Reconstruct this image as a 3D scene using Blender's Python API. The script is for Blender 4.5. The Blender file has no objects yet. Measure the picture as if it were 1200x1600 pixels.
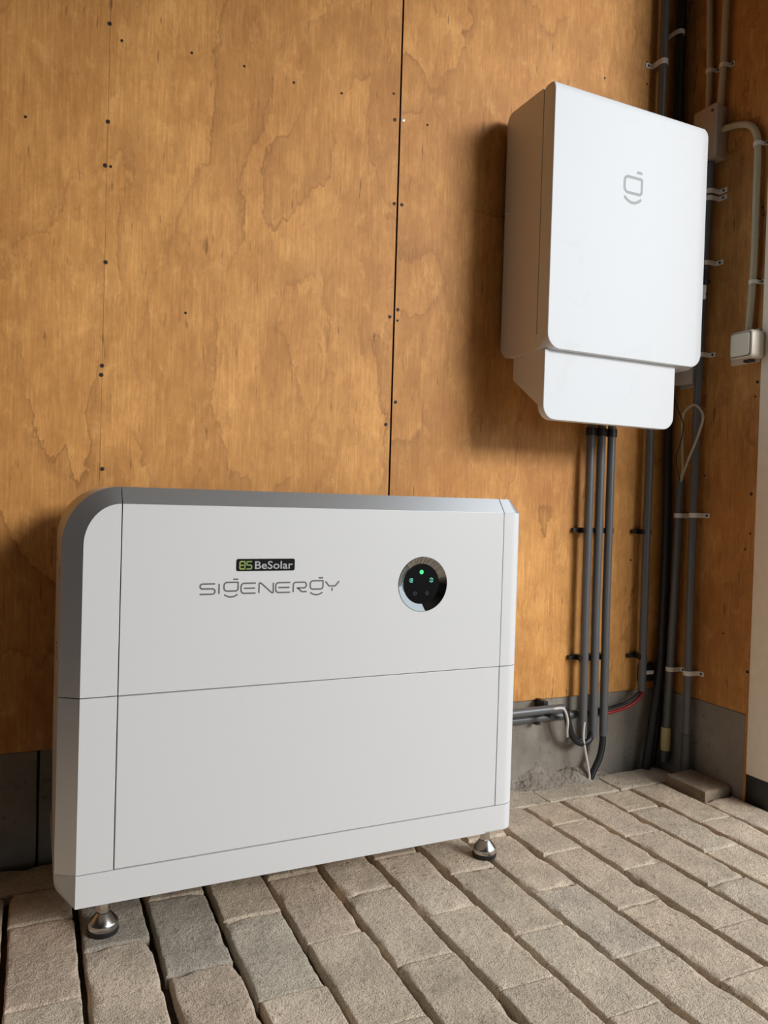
import bpy, bmesh, math, random
from mathutils import Vector, Matrix, noise

random.seed(7)
scene = bpy.context.scene
COL = scene.collection

# ------------------------------------------------------------------ camera
cam_d = bpy.data.cameras.new('camera'); cam = bpy.data.objects.new('camera', cam_d); COL.objects.link(cam)
cam_d.sensor_fit = 'VERTICAL'; cam_d.sensor_height = 36.0; cam_d.lens = 1184.5 / 1600 * 36.0
cam_d.clip_start = 0.02
_p, _y, _r = math.radians(-0.8585), math.radians(24.9389), math.radians(1.7031)
_f = Vector((math.sin(_y) * math.cos(_p), math.cos(_y) * math.cos(_p), math.sin(_p)))
_rt = Vector((math.cos(_y), -math.sin(_y), 0)); _up = _rt.cross(_f)
_r2 = _rt * math.cos(_r) + _up * math.sin(_r); _u2 = -_rt * math.sin(_r) + _up * math.cos(_r)
M = Matrix((( _r2.x, _u2.x, -_f.x, -0.2911), (_r2.y, _u2.y, -_f.y, -1.5786), (_r2.z, _u2.z, -_f.z, 0.7043), (0, 0, 0, 1)))
cam.matrix_world = M
scene.camera = cam

# ------------------------------------------------------------------ world, daylight, exposure
world = bpy.data.worlds.new('sky'); scene.world = world; world.use_nodes = True
wb = world.node_tree.nodes['Background']
wb.inputs[0].default_value = (0.80, 0.90, 1.0, 1); wb.inputs[1].default_value = 1.7
def area(name, loc, sx, sy, aim, power, colr):
    d = bpy.data.lights.new(name, 'AREA'); d.shape = 'RECTANGLE'; d.size = sx; d.size_y = sy
    d.energy = power; d.color = colr
    o = bpy.data.objects.new(name, d); COL.objects.link(o); o.location = loc
    o.rotation_euler = Vector(aim).to_track_quat('-Z', 'Y').to_euler()
    return o
# overcast daylight outside the wide doorway in the right wall
area('doorway_sky', (4.7, -6.9, 3.75), 3.0, 1.9, (-1, 1.62, -0.62), 535, (1.0, 0.99, 0.985))
vs = scene.view_settings
vs.view_transform = 'Standard'; vs.look = 'None'; vs.gamma = 1.0; vs.use_curve_mapping = False
vs.exposure = 0.0
scene.cycles.max_bounces = 10; scene.cycles.diffuse_bounces = 6
scene.cycles.sample_clamp_indirect = 6.0

# ------------------------------------------------------------------ helpers
def wloc(o):
    v = Vector((0, 0, 0))
    while o is not None:
        v += o.location; o = o.parent
    return v
def tag(o, label=None, cat=None, group=None, kind=None):
    if label: o['label'] = label
    if cat: o['category'] = cat
    if group: o['group'] = group
    if kind: o['kind'] = kind
    return o
def empty(name, loc, label, cat, group=None):
    o = bpy.data.objects.new(name, None); COL.objects.link(o); o.location = loc
    o.empty_display_size = 0.05
    return tag(o, label, cat, group)
def mk(name, verts, faces, mat, parent=None, smooth=None, bevel=0.0, seg=2, origin=None, ang=30):
    """verts in world coordinates"""
    base = wloc(parent) if parent else Vector((0, 0, 0))
    org = Vector(origin) if origin is not None else base
    me = bpy.data.meshes.new(name)
    me.from_pydata([tuple(Vector(v) - org) for v in verts], [], faces)
    bm = bmesh.new(); bm.from_mesh(me)
    bmesh.ops.recalc_face_normals(bm, faces=bm.faces)
    if bevel > 0:
        es = [e for e in bm.edges if len(e.link_faces) == 2 and e.calc_face_angle(0) > math.radians(ang)]
        bmesh.ops.bevel(bm, geom=es, offset=bevel, segments=seg, profile=0.5, affect='EDGES', clamp_overlap=True)
    bm.to_mesh(me); bm.free()
    if smooth or bevel > 0:
        for p in me.polygons: p.use_smooth = True
        me.set_sharp_from_angle(angle=math.radians(smooth or 40))
        for p in me.polygons: p.use_smooth = len(p.vertices) <= 6
    me.materials.append(mat)
    o = bpy.data.objects.new(name, me); COL.objects.link(o)
    o.parent = parent; o.location = org - base
    return o
def join(*vf):
    V, F = [], []
    for v, f in vf:
        n = len(V); V += list(v); F += [[i + n for i in q] for q in f]
    return V, F
def box(x0, x1, y0, y1, z0, z1):
    v = [(x, y, z) for x in (x0, x1) for y in (y0, y1) for z in (z0, z1)]
    return v, [[0, 1, 3, 2], [4, 6, 7, 5], [0, 4, 5, 1], [2, 3, 7, 6], [0, 2, 6, 4], [1, 5, 7, 3]]
def loft(rings, cap=True, closed=True):
    n = len(rings[0]); V = [p for r in rings for p in r]; F = []
    for i in range(len(rings) - 1):
        for j in range(n if closed else n - 1):
            k = (j + 1) % n
            F.append([i * n + j, i * n + k, (i + 1) * n + k, (i + 1) * n + j])
    if cap:
        F.append(list(range(n))[::-1]); F.append([(len(rings) - 1) * n + j for j in range(n)])
    return V, F
def prism(poly, axis, a, b):
    """poly of 2D pts in the two other axes (order xyz), extruded along axis from a to b"""
    def P(p, t):
        if axis == 'x': return (t, p[0], p[1])
        if axis == 'y': return (p[0], t, p[1])
        return (p[0], p[1], t)
    return loft([[P(p, a) for p in poly], [P(p, b) for p in poly]])
def rpoly(pts, rads, n=7, closed=True):
    out = []; N = len(pts)
    for i, p in enumerate(pts):
        r = rads[i] if isinstance(rads, (list, tuple)) else rads
        p = Vector(p[:2])
        if r <= 0 or (not closed and i in (0, N - 1)): out.append(tuple(p)); continue
        a = Vector(pts[i - 1][:2]); b = Vector(pts[(i + 1) % N][:2])
        u = (a - p).normalized(); w = (b - p).normalized()
        th = u.angle(w); d = min(r / math.tan(th / 2), (a - p).length * .499, (b - p).length * .499)
        r = d * math.tan(th / 2)
        c = p + (u + w).normalized() * (r / math.sin(th / 2))
        s = p + u * d - c; e = p + w * d - c
        a0 = math.atan2(s.y, s.x); a1 = math.atan2(e.y, e.x); da = a1 - a0
        while da > math.pi: da -= 2 * math.pi
        while da < -math.pi: da += 2 * math.pi
        for k in range(n + 1):
            t = a0 + da * k / n; out.append((c.x + r * math.cos(t), c.y + r * math.sin(t)))
    return out
def ribbon(pts, w, closed=False):
    """2D outline of a stroke: returns list of (left,right) pairs"""
    P = [Vector(p) for p in pts]; N = len(P); res = []
    for i in range(N):
        a = P[i - 1] if (i > 0 or closed) else None
        b = P[(i + 1) % N] if (i < N - 1 or closed) else None
        d1 = (P[i] - a).normalized() if a is not None else None
        d2 = (b - P[i]).normalized() if b is not None else None
        if d1 is None: d1 = d2
        if d2 is None: d2 = d1
        n1 = Vector((-d1.y, d1.x)); n2 = Vector((-d2.y, d2.x)); m = n1 + n2
        m = n1 if m.length < 1e-6 else m.normalized()
        k = w / 2 / max(0.35, m.dot(n1))
        res.append((P[i] + m * k, P[i] - m * k))
    return res
def stroke3(pts, w, to3, depth, closed=False):
    """thick flat stroke, to3(u,v,d) maps to world, d from 0..depth"""
    R = ribbon(pts, w, closed)
    rings = [[to3(l.x, l.y, 0), to3(l.x, l.y, depth), to3(r.x, r.y, depth), to3(r.x, r.y, 0)] for l, r in R]
    if closed: rings = rings + [rings[0]]
    return loft(rings, cap=not closed)
def smooth_path(pts, n=8):
    P = [Vector(p) for p in pts]; out = []
    for i in range(len(P) - 1):
        p0 = P[max(i - 1, 0)]; p1 = P[i]; p2 = P[i + 1]; p3 = P[min(i + 2, len(P) - 1)]
        for k in range(n):
            t = k / n
            out.append(0.5 * ((2 * p1) + (p2 - p0) * t + (2 * p0 - 5 * p1 + 4 * p2 - p3) * t * t + (3 * p1 - p0 - 3 * p2 + p3) * t ** 3))
    out.append(P[-1]); return out
def tube(pts, r, seg=14, hollow=0.0):
    P = [Vector(p) for p in pts]; rings = []
    t0 = (P[1] - P[0]).normalized(); nrm = t0.orthogonal().normalized()
    for i, p in enumerate(P):
        if i == 0: t = P[1] - P[0]
        elif i == len(P) - 1: t = P[-1] - P[-2]
        else: t = P[i + 1] - P[i - 1]
        t.normalize(); nrm = (nrm - t * nrm.dot(t)).normalized(); b = t.cross(nrm)
        rr = r(i / (len(P) - 1)) if callable(r) else r
        rings.append([p + nrm * (rr * math.cos(2 * math.pi * k / seg)) + b * (rr * math.sin(2 * math.pi * k / seg)) for k in range(seg)])
    if hollow > 0:
        ins = lambda ring, c: [c + (q - c) * (1 - hollow / (r if not callable(r) else .01)) for q in ring]
        a = ins(rings[0], P[0]); z = ins(rings[-1], P[-1]); d0 = (P[1] - P[0]).normalized() * .03; d1 = (P[-2] - P[-1]).normalized() * .03
        rings = [[q + d0 for q in a], a] + rings + [z, [q + d1 for q in z]]
    return loft(rings)
def lathe(prof, c, seg=32, axis='z'):
    rings = []
    for r, h in prof:
        ring = []
        for k in range(seg):
            a = 2 * math.pi * k / seg; x, y = r * math.cos(a), r * math.sin(a)
            ring.append((c[0] + x, c[1] + y, c[2] + h) if axis == 'z' else ((c[0] + x, c[1] + h, c[2] + y) if axis == 'y' else (c[0] + h, c[1] + x, c[2] + y)))
        rings.append(ring)
    return loft(rings)

# ------------------------------------------------------------------ materials
class NT:
    def __init__(s, name):
        s.m = bpy.data.materials.new(name); s.m.use_nodes = True; s.t = s.m.node_tree
        s.b = s.t.nodes['Principled BSDF']
    def n(s, typ, **kw):
        nd = s.t.nodes.new(typ)
        ins = kw.pop('ins', {})
        for k, v in kw.items(): setattr(nd, k, v)
        for k, v in ins.items(): s.set(nd.inputs[k], v)
        return nd
    def set(s, sock, v):
        if hasattr(v, 'is_output') or isinstance(v, bpy.types.NodeSocket): s.t.links.new(v, sock)
        else: sock.default_value = v
    def math(s, op, a, b=0.0, clamp=False):
        nd = s.n('ShaderNodeMath', operation=op, use_clamp=clamp); s.set(nd.inputs[0], a); s.set(nd.inputs[1], b); return nd.outputs[0]
    def mix(s, fac, a, b, blend='MIX'):
        nd = s.n('ShaderNodeMix', data_type='RGBA', blend_type=blend)
        s.set(nd.inputs[0], fac); s.set(nd.inputs[6], a); s.set(nd.inputs[7], b); return nd.outputs[2]
    def noise(s, vec, scale, detail=3, rough=.5, dist=0.0):
        nd = s.n('ShaderNodeTexNoise'); s.set(nd.inputs['Vector'], vec)
        for k, v in (('Scale', scale), ('Detail', detail), ('Roughness', rough), ('Distortion', dist)): nd.inputs[k].default_value = v
        return nd.outputs[0]
    def map(s, vec, sc):
        nd = s.n('ShaderNodeMapping'); s.set(nd.inputs['Vector'], vec); nd.inputs['Scale'].default_value = sc; return nd.outputs[0]
    def ramp(s, fac, stops):
        nd = s.n('ShaderNodeValToRGB'); s.set(nd.inputs[0], fac); e = nd.color_ramp.elements
        while len(e) < len(stops): e.new(.5)
        for i, (p, c) in enumerate(stops):
            e[i].position = p; e[i].color = (c, c, c, 1) if not isinstance(c, tuple) else (*c, 1)
        return nd.outputs[0]
    def bump(s, h, strength, dist):
        nd = s.n('ShaderNodeBump'); nd.inputs['Strength'].default_value = strength; nd.inputs['Distance'].default_value = dist
        s.set(nd.inputs['Height'], h); s.t.links.new(nd.outputs[0], s.b.inputs['Normal'])
    def obj(s): return s.n('ShaderNodeTexCoord').outputs['Object']
def plain(name, col, rough=.5, metal=0.0, spec=.5, bump=0.0, vary=0.06, emit=None):
    t = NT(name); b = t.b
    v = t.obj(); f = t.noise(v, 38, 3)
    d = tuple(c * (1 - vary) for c in col); l = tuple(min(1, c * (1 + vary)) for c in col)
    t.set(b.inputs['Base Color'], t.mix(f, (*d, 1), (*l, 1)))
    b.inputs['Roughness'].default_value = rough; b.inputs['Metallic'].default_value = metal
    b.inputs['Specular IOR Level'].default_value = spec
    if bump: t.bump(t.noise(v, 600, 2), bump, .0005)
    if emit:
        b.inputs['Emission Color'].default_value = (*emit[0], 1); b.inputs['Emission Strength'].default_value = emit[1]
    return t.m

def wood_mat(name, tint=1.0):
    t = NT(name); b = t.b
    oi = t.n('ShaderNodeObjectInfo')
    off = t.n('ShaderNodeVectorMath', operation='SCALE'); off.inputs[0].default_value = (3.1, 0.0, 5.3); t.set(off.inputs['Scale'], oi.outputs['Random'])
    v0 = t.n('ShaderNodeVectorMath', operation='ADD'); t.set(v0.inputs[0], t.obj()); t.set(v0.inputs[1], off.outputs[0]); v = v0.outputs[0]
    T = lambda r, g, b_: (r * tint, g * tint, b_ * tint, 1)
    # broad rotary-cut figure: nested wavy contours with a sharp dark edge on one side
    wv = t.n('ShaderNodeVectorMath', operation='ADD'); nz = t.n('ShaderNodeTexNoise'); t.set(nz.inputs['Vector'], t.map(v, (1, 1, .5)))
    nz.inputs['Scale'].default_value = 15; nz.inputs['Detail'].default_value = 4; nz.inputs['Roughness'].default_value = .62
    sc = t.n('ShaderNodeVectorMath', operation='SCALE'); t.set(sc.inputs[0], nz.outputs['Color']); sc.inputs['Scale'].default_value = .10
    t.set(wv.inputs[0], v); t.set(wv.inputs[1], sc.outputs[0]); w = wv.outputs[0]
    lo = t.noise(t.map(w, (1, 1, .38)), 2.1, 2.5, .5, .35)
    cont = t.math('FRACT', t.math('MULTIPLY', lo, 9.0))
    edge = t.ramp(cont, [(0, .0), (.018, 1.0), (.07, .45), (.30, .10), (.7, 0.0), (1, 0.0)])
    mask = t.ramp(t.noise(t.map(v, (1, 1, .6)), 4.1, 3), [(.36, .05), (.64, 1.0)])
    lines = t.math('MULTIPLY', edge, mask)
    lo2 = t.noise(t.map(w, (1, 1, .22)), 6.5, 3, .55, .2)
    cont2 = t.math('FRACT', t.math('MULTIPLY', lo2, 5.0))
    edge2 = t.math('MULTIPLY', t.ramp(cont2, [(0, 0.0), (.03, .8), (.25, .12), (.6, 0)]), t.ramp(t.noise(v, 2.7, 2), [(.42, 0), (.62, .8)]))
    fib = t.noise(t.map(v, (1, 1, .05)), 230, 4, .65)
    fib2 = t.noise(t.map(v, (1, 1, .17)), 60, 4, .65)
    mot = t.noise(t.map(w, (1, 1, .55)), 24, 5, .7, .4)
    blot = t.noise(t.map(w, (1, 1, .5)), 5.2, 6, .66, .3)
    base = t.mix(t.ramp(blot, [(.30, 0.0), (.70, 1.0)]), T(.355, .148, .034), T(.62, .310, .092))
    big = t.noise(t.map(v, (1, 1, .5)), 1.7, 2)
    base = t.mix(t.ramp(big, [(.35, .35), (.60, 0.0)]), base, T(.36, .150, .036))
    base = t.mix(t.math('MULTIPLY', lines, .85), base, T(.20, .078, .019))
    base = t.mix(t.math('MULTIPLY', edge2, .60), base, T(.22, .088, .020))
    base = t.mix(t.ramp(fib, [(.34, .34), (.58, 0.0)]), base, T(.25, .100, .024))
    base = t.mix(t.ramp(fib, [(.56, 0), (.74, .25)]), base, T(.74, .42, .16))
    base = t.mix(t.ramp(fib2, [(.28, .34), (.50, 0.0)]), base, T(.25, .100, .024))
    base = t.mix(t.ramp(mot, [(.30, .42), (.50, 0.0)]), base, T(.27, .108, .024))
    base = t.mix(t.ramp(mot, [(.54, 0.0), (.74, .35)]), base, T(.72, .40, .14))
    fl = t.noise(t.map(v, (1, 1, .14)), 88, 2, .5)
    base = t.mix(t.ramp(fl, [(.665, 0.0), (.74, .65)]), base, (.13, .05, .016, 1))
    t.set(b.inputs['Base Color'], base)
    b.inputs['Roughness'].default_value = .58; b.inputs['Specular IOR Level'].default_value = .3
    t.bump(fib, .12, .001)
    return t.m
def concrete_mat(name, c0, c1, bumpd=.004):
    t = NT(name); v = t.obj()
    a = t.noise(v, 7, 6, .6); sp = t.noise(v, 60, 4, .6)
    base = t.mix(t.ramp(a, [(.3, 0), (.7, 1)]), (*c0, 1), (*c1, 1))
    base = t.mix(t.ramp(sp, [(.62, 0), (.72, .5)]), base, (*[c * .4 for c in c0], 1))
    base = t.mix(t.ramp(t.noise(t.map(v, (1, 1, .3)), 14, 3), [(.55, 0), (.75, .4)]), base, (*[c * .6 for c in c0], 1))
    t.set(t.b.inputs['Base Color'], base); t.b.inputs['Roughness'].default_value = .9; t.b.inputs['Specular IOR Level'].default_value = .2
    t.bump(t.math('ADD', t.math('MULTIPLY', a, .5), sp), .5, bumpd)
    return t.m
def brick_mat():
    t = NT('paver'); oi = t.n('ShaderNodeObjectInfo')
    off = t.n('ShaderNodeVectorMath', operation='SCALE'); off.inputs[0].default_value = (7, 9, 5); t.set(off.inputs['Scale'], oi.outputs['Random'])
    ad = t.n('ShaderNodeVectorMath', operation='ADD'); t.set(ad.inputs[0], t.obj()); t.set(ad.inputs[1], off.outputs[0]); v = ad.outputs[0]
    big = t.noise(v, 14, 4, .6); fine = t.noise(v, 420, 3, .6); mid = t.noise(v, 90, 4, .65)
    c = t.mix(t.ramp(big, [(.3, 0), (.7, 1)]), (.78, .77, .76, 1), (1.14, 1.12, 1.08, 1))
    c = t.mix(1.0, oi.outputs['Color'], c, 'MULTIPLY')
    c = t.mix(t.ramp(fine, [(.34, .6), (.47, 0)]), c, (.13, .10, .075, 1))
    c = t.mix(t.ramp(fine, [(.60, 0), (.72, .45)]), c, (.62, .54, .44, 1))
    c = t.mix(t.ramp(mid, [(.58, 0), (.72, .55)]), c, (.14, .11, .083, 1))
    c = t.mix(t.ramp(mid, [(.24, .3), (.36, 0)]), c, (.60, .53, .44, 1))
    t.set(t.b.inputs['Base Color'], c); t.b.inputs['Roughness'].default_value = .88; t.b.inputs['Specular IOR Level'].default_value = .22
    t.bump(t.math('ADD', t.math('MULTIPLY', fine, .6), mid), .95, .0055)
    return t.m
def far_paving_mat():
    t = NT('paving_far'); v = t.obj()
    rot = t.n('ShaderNodeMapping'); t.set(rot.inputs['Vector'], v); rot.inputs['Rotation'].default_value = (0, 0, math.pi / 2)
    bk = t.n('ShaderNodeTexBrick'); t.set(bk.inputs['Vector'], rot.outputs[0])
    bk.inputs['Color1'].default_value = (.30, .235, .175, 1); bk.inputs['Color2'].default_value = (.38, .30, .22, 1); bk.inputs['Mortar'].default_value = (.07, .05, .035, 1)
    bk.inputs['Scale'].default_value = 1; bk.inputs['Brick Width'].default_value = .2165; bk.inputs['Row Height'].default_value = .108; bk.inputs['Mortar Size'].default_value = .004
    c = t.mix(t.ramp(t.noise(v, 160, 4), [(.35, .4), (.55, 0)]), bk.outputs['Color'], (.12, .09, .06, 1))
    t.set(t.b.inputs['Base Color'], c); t.b.inputs['Roughness'].default_value = .9
    return t.m
def sand_mat():
    t = NT('joint_sand'); v = t.obj()
    n = t.noise(v, 150, 4, .7); m = t.noise(v, 9, 3)
    c = t.mix(n, (.022, .015, .010, 1), (.085, .060, .040, 1)); c = t.mix(t.ramp(m, [(.45, 0), (.7, .45)]), c, (.14, .105, .072, 1))
    t.set(t.b.inputs['Base Color'], c); t.b.inputs['Roughness'].default_value = .95; t.b.inputs['Specular IOR Level'].default_value = .1
    t.bump(n, .9, .006)
    return t.m
def white_mat(name, col, rough, smudge=False):
    t = NT(name); v = t.obj()
    base = (*col, 1)
    if smudge:
        sm = t.noise(v, 9, 4, .62, .8)
        base = t.mix(t.ramp(sm, [(.60, 0), (.74, .16)]), base, (.55, .54, .53, 1))
    else:
        base = t.mix(t.noise(v, 3, 2), (*[c * .985 for c in col], 1), base)
    t.set(t.b.inputs['Base Color'], base); t.b.inputs['Roughness'].default_value = rough
    t.b.inputs['Specular IOR Level'].default_value = .25 if smudge else .4
    t.bump(t.noise(v, 1400, 1), .04, .0004)
    return t.m

WOOD = wood_mat('plywood', 1.42); WOODR = wood_mat('plywood_shaded_side', 1.15)  # second one is the same plywood, darkened: side wall shade put into the colour
CONC = concrete_mat('plinth_concrete', (.22, .19, .155), (.34, .305, .255))
CONCR = concrete_mat('plinth_concrete_shaded_side', (.19, .165, .14), (.30, .27, .235))  # same concrete with the side wall's shade mixed into its colour
PAVER = brick_mat(); PFAR = far_paving_mat(); SAND = sand_mat()
WHITE = white_mat('white_housing', (.70, .695, .685), .40)
WHITEI = white_mat('white_inverter_cover', (.76, .775, .785), .55, True)
WHITEB = white_mat('white_inverter_case', (.76, .75, .74), .42)
DARKGAP = plain('dark_seam', (.03, .028, .026), .7)
PVC = plain('grey_pvc', (.115, .117, .12), .33)
PVCD = plain('dark_grey_pvc', (.075, .076, .08), .4)
CREAM = plain('cream_pvc', (.46, .39, .26), .42)
BLACK = plain('black_rubber', (.012, .012, .013), .45)
BLACKP = plain('black_plastic', (.016, .016, .017), .38)
CLIP = plain('clip_plastic', (.72, .68, .62), .4)
STEEL = plain('stainless_steel', (.62, .60, .57), .22, 1.0)
SCREW = plain('dark_screw', (.035, .022, .014), .6, .3)
SCREWL = plain('bright_screw', (.42, .38, .32), .4, .6)
CHROME = plain('bezel_chrome', (.36, .37, .36), .06, 1.0, vary=.02)
GLASSB = plain('black_glass', (.003, .003, .004), .08, vary=0, spec=.12)
GREEN = plain('green_led', (.02, .3, .09), .4, emit=((.05, .75, .25), 1.0))
TEAL = plain('teal_led', (.1, .45, .35), .4, emit=((.16, .75, .55), .8))
DIM = plain('unlit_icon', (.10, .10, .10), .4)
LOGO = plain('logo_grey', (.15, .145, .14), .5, spec=.2)
LOGOL = plain('logo_pale_grey', (.40, .41, .415), .5, spec=.2)
STICK = plain('sticker_black', (.006, .006, .006), .5, spec=.12)
STW = plain('sticker_silver', (.42, .42, .42), .5)
STG = plain('sticker_green', (.22, .36, .09), .5); STG2 = plain('sticker_lime', (.36, .42, .10), .5)
BEIGE = plain('beige_paint', (.88, .80, .67), .55, bump=.3, vary=.08)
SWITCH = plain('switch_cream', (.62, .54, .42), .4); SWITCHL = plain('switch_rocker', (.66, .60, .49), .35)
JBOX = plain('junction_box_grey', (.42, .33, .25), .5)
REDC = plain('red_cable', (.36, .015, .015), .45); WCAB = plain('white_cable', (.62, .58, .53), .45); GCAB = plain('beige_cable', (.42, .38, .29), .5)
YEL = plain('yellow_sleeve', (.58, .49, .22), .5)
CLEAR = plain('translucent_box', (.50, .45, .38), .3)
DULL = concrete_mat('dull_grey_boards', (.09, .085, .08), (.13, .122, .115))
SILVER = plain('silver_trim', (.66, .645, .63), .36, .85, vary=.02)
PLASTER = concrete_mat('dull_plaster', (.24, .20, .16), (.30, .25, .20))

# ------------------------------------------------------------------ the shell
XR = 1.305; ZW = 0.208; ZT = 2.45; XL = -2.6; YF = -6.0
wall_back = mk('wall_back', *box(XL, XR + .2, .022, .14, -.15, ZT + .05), DARKGAP); tag(wall_back, 'plywood clad back wall on a grey concrete base', kind='structure')  # backing coloured near black to deepen the shade in the panel gap
panels = []
for (a, b) in ((XL, -.7685), (-.7665, .4523), (.4557, XR)):
    panels.append(mk('plywood_panel', *box(a, b, 0, .018, ZW, ZT), WOOD, wall_back, bevel=.0006, seg=1))
EDGE = plain('sawn_edge_gap_shade', (.09, .04, .015), .8)  # sawn edges coloured near black, painting in the shade of the panel gap
for pn in panels:
    pn.data.materials.append(EDGE)
    for p in pn.data.polygons:
        if abs(p.normal.x) > .6: p.material_index = 1
pl = mk('pencil_line', *box(-.1722, -.1718, -.0002, .002, .22, 1.95), SCREW, panels[1])
for a, b in ((XL, -.2705), (-.2665, XR + .002)):
    mk('concrete_block', *box(a, b, .005, .03, -.1, ZW - .001), CONC, wall_back, bevel=.002, seg=1)
wall_right = mk('wall_right', *box(XR + .022, XR + .10, -.36, .0, -.15, ZT + .05), PLASTER); tag(wall_right, 'dim plywood clad side wall with conduits', kind='structure')
panR = mk('plywood_panel', *box(XR, XR + .018, -.287, 0, ZW, ZT), WOODR, wall_right, bevel=.0006, seg=1)
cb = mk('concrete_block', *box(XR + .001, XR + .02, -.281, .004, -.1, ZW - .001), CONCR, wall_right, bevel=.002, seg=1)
mk('wooden_batten', *box(XR - .002, XR + .02, -.289, -.2815, -.01, .235), WOODR, wall_right, bevel=.001, seg=1)
# right wall goes on beyond the doorway
wr2 = mk('wall_side', *box(XR, XR + .10, YF, -3.7, -.15, ZT + .05), DULL); tag(wr2, kind='structure')
wr3 = mk('wall_lintel', *box(XR, XR + .10, -3.7, -.36, 2.40, ZT + .05), DULL); tag(wr3, kind='structure')
wl = mk('wall_left', *box(XL - .1, XL, YF, .14, -.15, ZT + .05), DULL); tag(wl, kind='structure')
wf = mk('wall_front', *box(XL, XR + .1, YF - .1, YF, -.15, ZT + .05), DULL); tag(wf, kind='structure')
ce = mk('ceiling', *box(XL - .1, XR + .1, YF - .1, .14, ZT + .05, ZT + .12), DULL); tag(ce, kind='structure')
# beige door panel with black kick strip
door = bpy.data.objects.new('door_1', None); COL.objects.link(door); door.location = (XR, -.29, 0); tag(door, 'beige painted door panel with black base strip', kind='structure')
mk('door_leaf', *box(XR - .004, XR + .03, -.36, -.2895, .064, 2.4), BEIGE, door, bevel=.003)
mk('kick_strip', *box(XR - .001, XR + .03, -.36, -.2895, -.005, .0635), BLACKP, door, bevel=.002)

yard = mk('ground_outside', *box(XR + .06, 8, -9, 3, -.2, -.03), CONC); tag(yard, kind='structure')
# screws in the plywood (shared mesh)
def screw_mesh(name, r, mat):
    V, F = lathe([(r * .45, -.0001), (r * .5, -.0012), (r, -.0009), (r * 1.05, .0008), (r * .9, .002)], (0, 0, 0), 10, 'y')
    o = mk(name, V, F, mat, None, smooth=40); return o
s0 = screw_mesh('screw', .0040, SCREW); s1 = screw_mesh('screw', .0026, SCREW); s2 = screw_mesh('screw', .0042, SCREWL)
def put_screw(src, parent, loc, rz=0):
    o = src.copy(); COL.objects.link(o); o.parent = parent; o.location = Vector(loc) - wloc(parent); o.rotation_euler = (0, random.uniform(0, 3), rz)
for (x, z, k) in ((-.173, 1.611, 0), (-.15, 1.585, 1), (-.016, 1.598, 1), (.092, 1.6, 1), (.2, 1.594, 1), (-.172, 1.423, 0), (-.175, 1.338, 0), (-.165, 1.338, 1), (-.17, 1.152, 0),
                  (-.015, 1.074, 1), (-.172, .951, 0), (-.173, .933, 0), (-.167, .75, 0), (-.316, 1.398, 1), (.441, 1.572, 0), (.446, 1.383, 0), (.443, 1.125, 0), (.441, .879, 0), (.31, 1.599, 1), (.436, 1.63, 1)):
    put_screw((s0, s1)[k], panels[1], (x, 0, z))
for (x, z, k) in ((.462, 1.577, 2), (.465, 1.384, 0), (.463, 1.144, 0), (.463, 1.119, 1), (.464, .932, 0), (.525, 1.58, 1), (1.181, 1.901, 1), (1.184, 1.844, 1), (1.04, 1.822, 1), (1.184, .563, 1)):
    put_screw((s0, s1, s2)[k], panels[2], (x, 0, z))
for (y, z, k) in ((-.13, .795, 1), (-.274, .747, 0), (-.275, .65, 1), (-.262, .611, 1), (-.277, 1.444, 1), (-.28, 1.425, 1), (-.282, .312, 0), (-.206, .393, 1), (-.28, 1.02, 0), (-.276, .985, 1)):
    put_screw((s0, s1)[k], panR, (XR, y, z), -math.pi / 2)
for s in (s0, s1, s2): bpy.data.objects.remove(s)

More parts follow.
